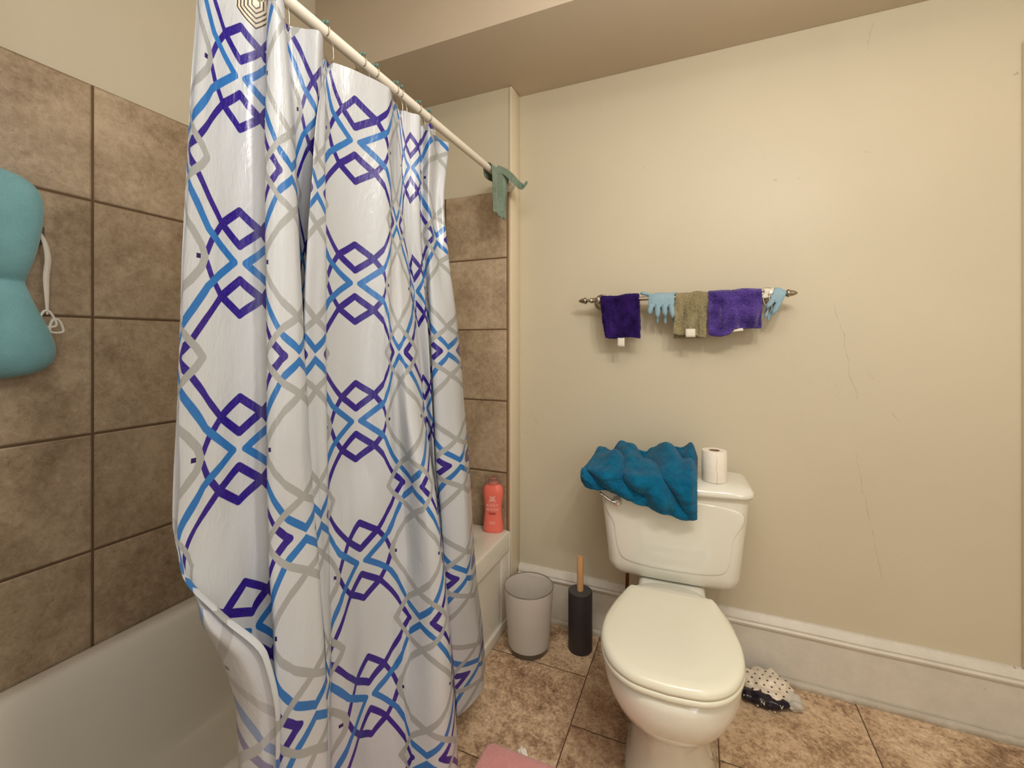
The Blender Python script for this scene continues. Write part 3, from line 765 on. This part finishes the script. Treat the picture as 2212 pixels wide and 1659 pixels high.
lathe('cap', [(.001, .1985), (.024, .1985), (.0245, .215), (.023, .2225), (.001, .2235)], clear, bt, n=36)
bt.rotation_euler = (0, 0, .30)
def Mb(dx, z): return lambda c: (c.x + dx, -.0262 + abs(c.x + dx) * .12 - c.z * 1.0 + (0.0012 if abs(z - .1) < .04 else -.0003), c.y + z)
m_let = plain('pale_print', (250, 214, 200), .5)
text_mesh('lettering', 'BODY', .0155, m_let, bt, Mb(-.0005, .1085), spacing=1.25)
text_mesh('lettering', 'WASH', .0155, m_let, bt, Mb(-.0005, .0915), spacing=1.25)
def strip(x0, x1, z0, z1, m, name='printed_line'):
    yb = -.0258 if z0 > .13 or z0 < .05 else -.0238
    return box(name, (x0, yb, z0), (x1, yb + .002, z1), m, bt)
m_dk = plain('dark_red_print', (150, 40, 44), .5)
fr = [strip(-.015, .015, .128, .1288, m_let), strip(-.015, .015, .152, .1528, m_let), strip(-.015, -.0142, .128, .1528, m_let), strip(.0142, .015, .128, .1528, m_let),
      strip(-.011, .011, .146, .1490, m_let), strip(-.009, .010, .139, .1425, m_let), strip(-.011, .011, .132, .1355, m_let)]
merge(fr, 'printed_badge')
for q in ((-.017, .017, .124, .1245, m_let), (-.013, .013, .046, .047, m_let), (-.013, .013, .041, .042, m_let), (-.010, .009, .037, .038, m_let), (-.017, .015, .081, .0826, m_dk), (-.012, .010, .0765, .078, m_dk)): strip(*q)

# ------------------------------------------------------------------ wastebasket
m_frost = NB('frosted_plastic')
m_frost.put(m_frost.b.inputs['Base Color'], m_frost.mix(m_frost.noise(m_frost.coord(), 300, 2), lin((232, 226, 218)), lin((244, 240, 234))))
m_frost = m_frost.set(Roughness=.42, Transmission_Weight=.6, IOR=1.08)
wb = thing('wastebasket', 'small round frosted wastebasket on the floor beside the tub', 'wastebasket', (-.607, 1.590, 0))
prof = [(.0765, .024), (.078, .022), (.0815, .06), (.0865, .13), (.0915, .2), (.0945, .238), (.0955, .240), (.0955, .237), (.0925, .2), (.0875, .13), (.0828, .06), (.0795, .018), (.078, .0175)]
w_ = [(.001, .0245), (.0762, .0245), (.0800, .06), (.0850, .13), (.0902, .2), (.0930, .238), (.0945, .240), (.0950, .238), (.0922, .2), (.0870, .13), (.0820, .06), (.0790, .022), (.001, .0215)]
lathe('bin_body', w_, m_frost, wb, n=64)
m_clearbase = NB('smoky_clear_base').set(Base_Color=lin((168, 158, 140)), Roughness=.12, Transmission_Weight=.8, IOR=1.3)
lathe('base', [(.001, .0005), (.0735, .0005), (.0755, .003), (.0790, .0215), (.001, .0214)], m_clearbase, wb, n=64)
lathe('rim', [(.0932, .2385), (.0955, .2385), (.0962, .2405), (.0950, .2425), (.0935, .2418)], plain('clear_dark_rim', (120, 112, 102), .3), wb, n=64, caps=False)

# ------------------------------------------------------------------ toilet brush
tb = thing('toilet_brush', 'charcoal cylinder toilet brush with wooden handle beside the toilet', 'toilet brush', (-.422, 1.662, 0))
lathe('holder', [(.001, 0), (.0445, 0), (.046, .002), (.046, .220), (.0455, .2225), (.043, .2225), (.043, .215), (.001, .215)], m_black, tb, n=48)
lathe('holder_lid', [(.001, .216), (.0425, .216), (.0432, .2225), (.042, .2245), (.013, .2245), (.001, .2246)], m_blacktop, tb, n=48)
lathe('handle', [(.001, .2247), (.0125, .2247), (.0125, .352), (.0115, .3545), (.001, .355)], m_wood, tb, n=24)

# ------------------------------------------------------------------ toilet
TR = math.radians(2.6)
tl = thing('toilet', 'white two-piece toilet with closed round lid against the beige wall', 'toilet', (-.094, YW - .055, 0)); tl.rotation_euler = (0, 0, TR)
def sym(half, z):    # half: right-side (x, forward) pairs from back to front
    pts = spline([(x, -y, 0) for x, y in half], 6)
    ring = [(p.x, p.y, z) for p in pts]
    left = [(-p.x, p.y, z) for p in pts[1:-1]][::-1]
    return ring + left
SEAT_Y = .334        # seat hinge line, forward of the wall side of the tank
base_half = [(0, 0), (.102, .001), (.121, .010), (.138, .060), (.158, .132), (.1685, .205), (.162, .282), (.130, .348), (.076, .386), (0, .396)]
def outline(sc_, z, dy=0.0, cy=.198):
    return sym([(x * sc_, SEAT_Y + dy + cy + (y - cy) * sc_) for x, y in base_half], z)
zs = .395
# lid
rows = [outline(.30, zs + .0465), outline(.60, zs + .046), outline(.85, zs + .0445), outline(.94, zs + .0425), outline(.975, zs + .039), outline(.992, zs + .034), outline(1.0, zs + .028), outline(.998, zs + .023), outline(.985, zs + .021), outline(.3, zs + .021)]
auto(grid('lid', rows, m_seat, tl, True, True), 60)
rows = [outline(.60, zs + .0195), outline(.985, zs + .0195), outline(1.0, zs + .016), outline(1.0, zs + .008), outline(.985, zs + .005), outline(.60, zs + .005)]
auto(grid('seat', rows, m_seat, tl, True, True), 60)
# bowl
def bsec(z, w, f0, f1, pw=2.0, k=48):
    out = []
    cy = (f0 + f1) / 2; hl = (f1 - f0) / 2
    for j in range(k):
        a = 2 * PI * j / k; cs, sn = math.cos(a), math.sin(a)
        e = 2 / pw
        out.append((w * math.copysign(abs(sn) ** e, sn), -(cy + hl * math.copysign(abs(cs) ** e, cs)), z))
    return out
def egg(sc_, z, wmul=1.0, f0=.27, f1=.712, pinch=.0):
    out = []
    for j in range(48):
        a = 2 * PI * j / 48; cs, sn = math.cos(a), math.sin(a)
        y = (f0 + f1) / 2 + (f1 - f0) / 2 * cs
        w = .182 * wmul * (1 - .13 * max(0, -cs) ** 1.5)
        out.append((w * sn * (1 if cs > 0 else (abs(sn) ** -.0)), -y, z))
    return out
F0 = SEAT_Y - .025
rows = [bsec(0, .120, .20, .615, 2.8), bsec(.012, .121, .20, .617, 2.8), bsec(.024, .116, .205, .610, 2.7), bsec(.07, .108, .205, .600, 2.5), bsec(.13, .101, .205, .598, 2.3),
        bsec(.18, .100, .20, .606, 2.3), bsec(.225, .110, .20, .630, 2.3), bsec(.262, .138, .20, .672, 2.3), bsec(.292, .157, .20, .700, 2.35), bsec(.318, .167, .20, .715, 2.35),
        bsec(.345, .1715, .205, .724, 2.35), bsec(.372, .1725, .215, .727, 2.35), bsec(.389, .170, .22, .726, 2.35), bsec(.398, .161, .23, .716, 2.35), bsec(.3985, .09, .30, .64, 2.3)]
auto(grid('bowl', rows, m_porc, tl, True, True), 60)
# deck under the tank, hinge bar
box('tank_deck', (-.105, -.34, .28), (.105, -.04, .3785), m_porc, tl, .02, 4)
box('hinge', (-.088, -.345, .398), (.088, -.300, .420), m_porc, tl, .008, 3)
# tank
def tsec(z, w, y0, y1, r, n=8, bow=0.0):
    out = []
    for (cx, cy, a0) in ((w - r, -y0 - r * .5, 0), (-(w - r), -y0 - r * .5, PI / 2), (-(w - r), -y1 + r, PI), (w - r, -y1 + r, 1.5 * PI)):
        rr = r * .5 if a0 < PI - .1 else r
        for k in range(n + 1):
            a = a0 + PI / 2 * k / n; x = cx + r * math.cos(a); y = cy + rr * math.sin(a)
            if a0 >= PI - .1: y -= bow * (1 - (x / w) ** 2)
            out.append((x, y, z))
    return out
def tsec2(z, w, y0, y1, r, bow, n=8, m=16):
    """rounded rectangle with densely sampled bowed front"""
    pts = tsec(z, w, y0, y1, r, n, 0); k = 3 * (n + 1)
    a, b_ = pts[k - 1], pts[k]
    mid = [(a[0] + (b_[0] - a[0]) * i / m, a[1], z) for i in range(1, m)]
    pts = pts[:k] + mid + pts[k:]
    return [(x, y - (bow * max(0, 1 - (x / w) ** 2) if y < -(y0 + y1) / 2 else 0), z_) for x, y, z_ in pts]
ZT0, ZT1 = .380, .688
rows = [tsec2(ZT0, .168, .03, .165, .03, .006), tsec2(ZT0 + .006, .188, .018, .178, .035, .008), tsec2(ZT0 + .02, .201, .01, .188, .035, .010), tsec2(ZT0 + .045, .208, .008, .193, .035, .011), tsec2(.53, .218, .006, .197, .035, .012),
        tsec2(.62, .228, .005, .200, .035, .012), tsec2(ZT1, .234, .005, .203, .035, .012)]
auto(grid('tank', rows, m_porc, tl, True, True), 60)
# shallow raised front panel of the tank
def panel():
    out = []
    cs = [(-.190, .655), (.190, .655), (.187, .55), (.172, .462), (.13, .434), (0, .428), (-.13, .434), (-.172, .462), (-.187, .55)]
    return cs
pc = spline([(x, 0, z) for x, z in panel()], 8, True)
def py_(x, z, o=0.0):
    w = .208 + (.234 - .208) * (z - .443) / (.688 - .443); y1 = .193 + .010 * (z - .443) / .245
    return -(y1 + .0118 * (1 - (x / w) ** 2)) - o
cx0, cz0 = 0, .56
rows = []
for sc_, oo in ((1.0, -.003), (.99, .0005), (.955, .0012), (.9, .0015), (.6, .0015), (.3, .0015), (.02, .0015)):
    rows.append([(cx0 + (p.x - cx0) * sc_, py_(cx0 + (p.x - cx0) * sc_, cz0 + (p.z - cz0) * sc_, oo), cz0 + (p.z - cz0) * sc_) for p in pc])
grid('tank_front_panel', rows, m_porc, tl, True, True)
zl = ZT1 + .001
rows = [tsec2(zl, .236, .003, .205, .036, .014), tsec2(zl + .002, .244, .002, .213, .04, .016), tsec2(zl + .010, .247, .002, .217, .04, .017), tsec2(zl + .020, .245, .002, .214, .04, .017),
        tsec2(zl + .029, .238, .004, .206, .04, .017), tsec2(zl + .034, .226, .01, .194, .04, .015), tsec2(zl + .037, .205, .022, .175, .04, .012), tsec2(zl + .0385, .12, .06, .13, .03, .006)]
auto(grid('tank_lid', rows, m_porc, tl, True, True), 60)
# flush lever
fl_ = thing('x', '', '') if False else None
LX, LZ = -.172, .640
yf = py_(LX, LZ) - .0
lathe('lever_boss', [(.001, .004), (.0165, .004), (.017, -.002), (.0135, -.007), (.012, -.012), (.0125, -.018), (.010, -.023), (.001, -.025)], m_chrome, tl, c=(LX, yf, LZ), axis='Y', n=28)
tube('flush_lever', spline([(LX, yf - .018, LZ + .001), (LX - .014, yf - .022, LZ + .003), (LX - .03, yf - .024, LZ + .011), (LX - .046, yf - .024, LZ + .022), (LX - .056, yf - .022, LZ + .026)], 6), [.0055] * 8 + [.0048] * 12 + [.0058] * 5, m_chrome, tl, 12)
# rusty supply bolt and pipe under the tank
tube('supply_pipe', spline([(-.150, -.10, .40), (-.150, -.10, .33), (-.155, -.07, .26), (-.16, -.035, .20)], 6), .0065, m_copper, tl, 12)

# ------------------------------------------------------------------ toilet paper roll on the tank lid
ZLID = zl + .037
tp = thing('toilet_paper_roll', 'white toilet paper roll standing on the tank lid', 'toilet paper', (0.046, 1.590, ZLID + .001))
rows = []
prof = [(.0165, .0), (.037, .0), (.0382, .003), (.0386, .05), (.0382, .096), (.0368, .099), (.0172, .099), (.0165, .097)]
rr = lathe_pts(prof, n=72)
rr = [[(x * (1 + .006 * fn(math.atan2(y, x) * 3, z * 40, 1)), y * (1 + .006 * fn(math.atan2(y, x) * 3, z * 40, 1)), z) for x, y, z in row] for row in rr]
rr.append(rr[0]); auto(grid('paper', rr, m_paper, tp, True, False), 50)
lathe('cardboard_core', [(.0163, .001), (.0163, .0985), (.0150, .0985), (.0150, .001)], m_core, tp, n=40, caps=False)
tube('loose_edge', [(.006, -.0382, .098), (.008, -.0385, .07), (.005, -.0388, .05), (.009, -.0382, .03), (.007, -.0384, .003)], .0009, m_paper, tp, 5)

# ------------------------------------------------------------------ teal towel heaped over the tank
def teal_towel():
    NXt, NV = 110, 96
    rows = []
    yb = YW - .055
    def cl(t, pts):   # piecewise smooth interpolation
        xs = [p[0] for p in pts]; ys = [p[1] for p in pts]
        return float(np.interp(t, xs, ys))
    top = lambda t: float(pchip([0, .06, .16, .29, .40, .52, .64, .78, .88, .95, 1.0], [.742, .758, .768, .797, .792, .768, .793, .812, .798, .814, .780], np.array([t]))[0])
    bot = lambda t: float(pchip([0, .06, .12, .25, .4, .55, .75, .93, 1.0], [.702, .688, .684, .682, .668, .652, .638, .624, .626], np.array([t]))[0])
    for i in range(NXt + 1):
        t = i / NXt; row = []
        zt, zb_ = top(t), bot(t)
        x0 = -.372 + t * .366
        for j in range(NV + 1):
            v = j / NV
            # back skirt (v<.25) climbs from the lid, ridge at .35, front falls to the hem
            if v < .3:
                q = v / .3; y = 1.735 - .055 * q; z = .734 + (zt - .734) * math.sin(q * PI / 2) ** .8
                x = x0 + .02 * (1 - q) * (1 - 2 * t)
            else:
                q = (v - .3) / .7
                xs_ = x0 + .094; yf = 1.735 - .217 - .017 * (1 - min(1, (xs_ / .247) ** 2)) + .045 * xs_ - .012
                if q < .5:
                    e = q / .5; y = 1.68 + (yf - 1.68) * e; z = zt - (zt - .748) * (e ** 1.7)
                else:
                    e = (q - .5) / .5; y = yf - .006 * math.sin(e * PI); z = .748 + (zb_ - .748) * e
                x = x0
            # diagonal rope-like folds running from upper left to lower right
            ph = (t * 1.25 - v * .75) * 15
            fold = abs(math.sin(.5 * (ph + 2.6 * fn(t * 3, v * 3, 2)))) ** .75
            amp = .034 * math.sin(min(1, v / .2) * PI / 2) * (1 - .6 * max(0, v - .8) / .2) * min(1, t / .08 + .3) * min(1, (1 - t) / .06 + .25)
            n3 = abs(fn(t * 5, v * 5, 7)) * .022 + abs(fn(t * 13, v * 13, 3)) * .009
            up = 1 - min(1, max(0, (v - .45) / .25))
            y -= (amp * fold + n3) * (1 - .6 * up); z += (amp * fold + n3 - .024) * (.85 * up if v > .02 else 0)
            # deep crease
            cd = (t - .70) * .85 - (v - .45) * .55
            y += .010 * math.exp(-(cd / .035) ** 2) * math.exp(-((t - .78) / .2) ** 2) * up
            row.append((x, y, z))
        rows.append(row)
    return rows
tt = grid('hand_towel', teal_towel(), m_teal); mod(tt, 'SOLIDIFY', thickness=.007, offset=0)
mod(tt, 'SUBSURF', levels=1, render_levels=1); pile(tt, .0022, .004)
tag(tt, 'teal blue terry towel heaped over the left of the toilet tank lid', 'towel')

# ------------------------------------------------------------------ crumpled polka-dot packet by the baseboard
def dots():
    n = NB('polka_dot_wrapper'); co = n.coord(); s = n.sep(co)
    u = n.math('DIVIDE', s[0], .022); v = n.math('DIVIDE', n.math('ADD', s[1], s[2]), .022)
    row = n.math('MODULO', n.math('ABSOLUTE', n.math('FLOOR', v)), 2.0)
    uu = n.math('SUBTRACT', n.math('FRACT', n.math('ADD', u, n.math('MULTIPLY', row, .5))), .5); vv = n.math('SUBTRACT', n.math('FRACT', v), .5)
    r = n.math('SQRT', n.math('ADD', n.math('MULTIPLY', uu, uu), n.math('MULTIPLY', vv, vv)))
    n.put(n.b.inputs['Base Color'], n.mix(n.range(r, .14, .17, 1, 0), lin((226, 214, 196)), lin((70, 62, 60)))); return n.set(Roughness=.35)
def clearwrap():
    n = NB('clear_crinkled_wrap'); n.put(n.b.inputs['Base Color'], lin((214, 210, 200)))
    n.set(Roughness=.2, Alpha=.75); return n.m
pk = thing('crumpled_packet', 'crumpled polka-dot plastic packet with black band beside the baseboard', 'packet', (.196, 1.672, 0))
def crumple(name, c, size, mat, seed, amp, res=4, floor=.0012, fr=14):
    bm = bmesh.new(); bmesh.ops.create_icosphere(bm, subdivisions=res, radius=1)
    for v in bm.verts:
        p = v.co.copy(); q = Vector((p.x * size[0], p.y * size[1], p.z * size[2]))
        k = amp * (abs(fn(q.x * fr * 2, q.y * fr * 2, q.z * fr * 2 + seed)) - .25 + .5 * fn(q.x * fr * 5, q.y * fr * 5, seed))
        q += p * k; q += Vector(c); q.z = max(floor, q.z); v.co = q
    o = from_bm(name, bm, mat, pk); return o
crumple('wrapper', (0.012, .012, .030), (.078, .055, .040), dots(), 3, .022)
m_band = plain('glossy_black_band', (22, 16, 34), .2, var=.1)
bd = crumple('black_band', (-.004, -.034, .020), (.078, .030, .019), m_band, 8, .010)
crumple('clear_wrap', (.082, -.010, .018), (.034, .036, .018), clearwrap(), 12, .02)
crumple('clear_wrap', (-.085, .036, .020), (.040, .034, .02), clearwrap(), 22, .02)
for i, (x, dz, ch) in enumerate([(-.008, .009, 'N'), (.045, .006, 'V'), (-.022, -.004, 'V'), (-.060, .012, 'n'), (.012, -.006, '-'), (.026, -.008, 'u')]):
    text_mesh('lettering', ch, .017 if ch in 'NV' else .012, m_tag, bd, lambda c, x=x, dz=dz: (c.x + x, -.0668 + .012 * abs(x) / .06 - c.z, c.y + .012 + dz), extrude=.0008)

# ------------------------------------------------------------------ pink rug corner and tissue
def rug():
    x0, x1, y0, y1, r = -.566, -.235, .45, 1.148, .025
    rows = []
    for ins, z in ((.004, .001), (0, .006), (0, .016), (.004, .024), (.012, .029), (.03, .030), (.1, .030)):
        row = rrect(x0 + ins, x1 - ins, y0 + ins, y1 - ins, max(.004, r - ins * .5), z, 6)
        rows.append([(x + .0015 * fn(x * 40, y * 40, z * 30), y + .002 * fn(x * 30, y * 30, 5), z + (.0015 * fn(x * 25, y * 25, 1) if z > .01 else 0)) for x, y, z in row])
    return rows
rg = grid('bath_mat', rug(), m_pink, closed_u=True, caps=True); tag(rg, 'pink plush bath mat whose corner shows at the lower edge', 'bath mat')
bm = bmesh.new(); bmesh.ops.create_icosphere(bm, subdivisions=4, radius=1)
for v in bm.verts:
    p = v.co.copy(); q = Vector((p.x * .019, p.y * .010, p.z * .009)); q += p * .006 * fn(q.x * 150, q.y * 150, q.z * 150)
    q.z = max(-.009, q.z); v.co = q
tis = from_bm('crumpled_tissue', bm, m_paper); tis.location = (-.462, 1.162, .0102); tis.rotation_euler = (0, 0, -.75)
tag(tis, 'small crumpled white tissue on the floor behind the pink mat', 'tissue')
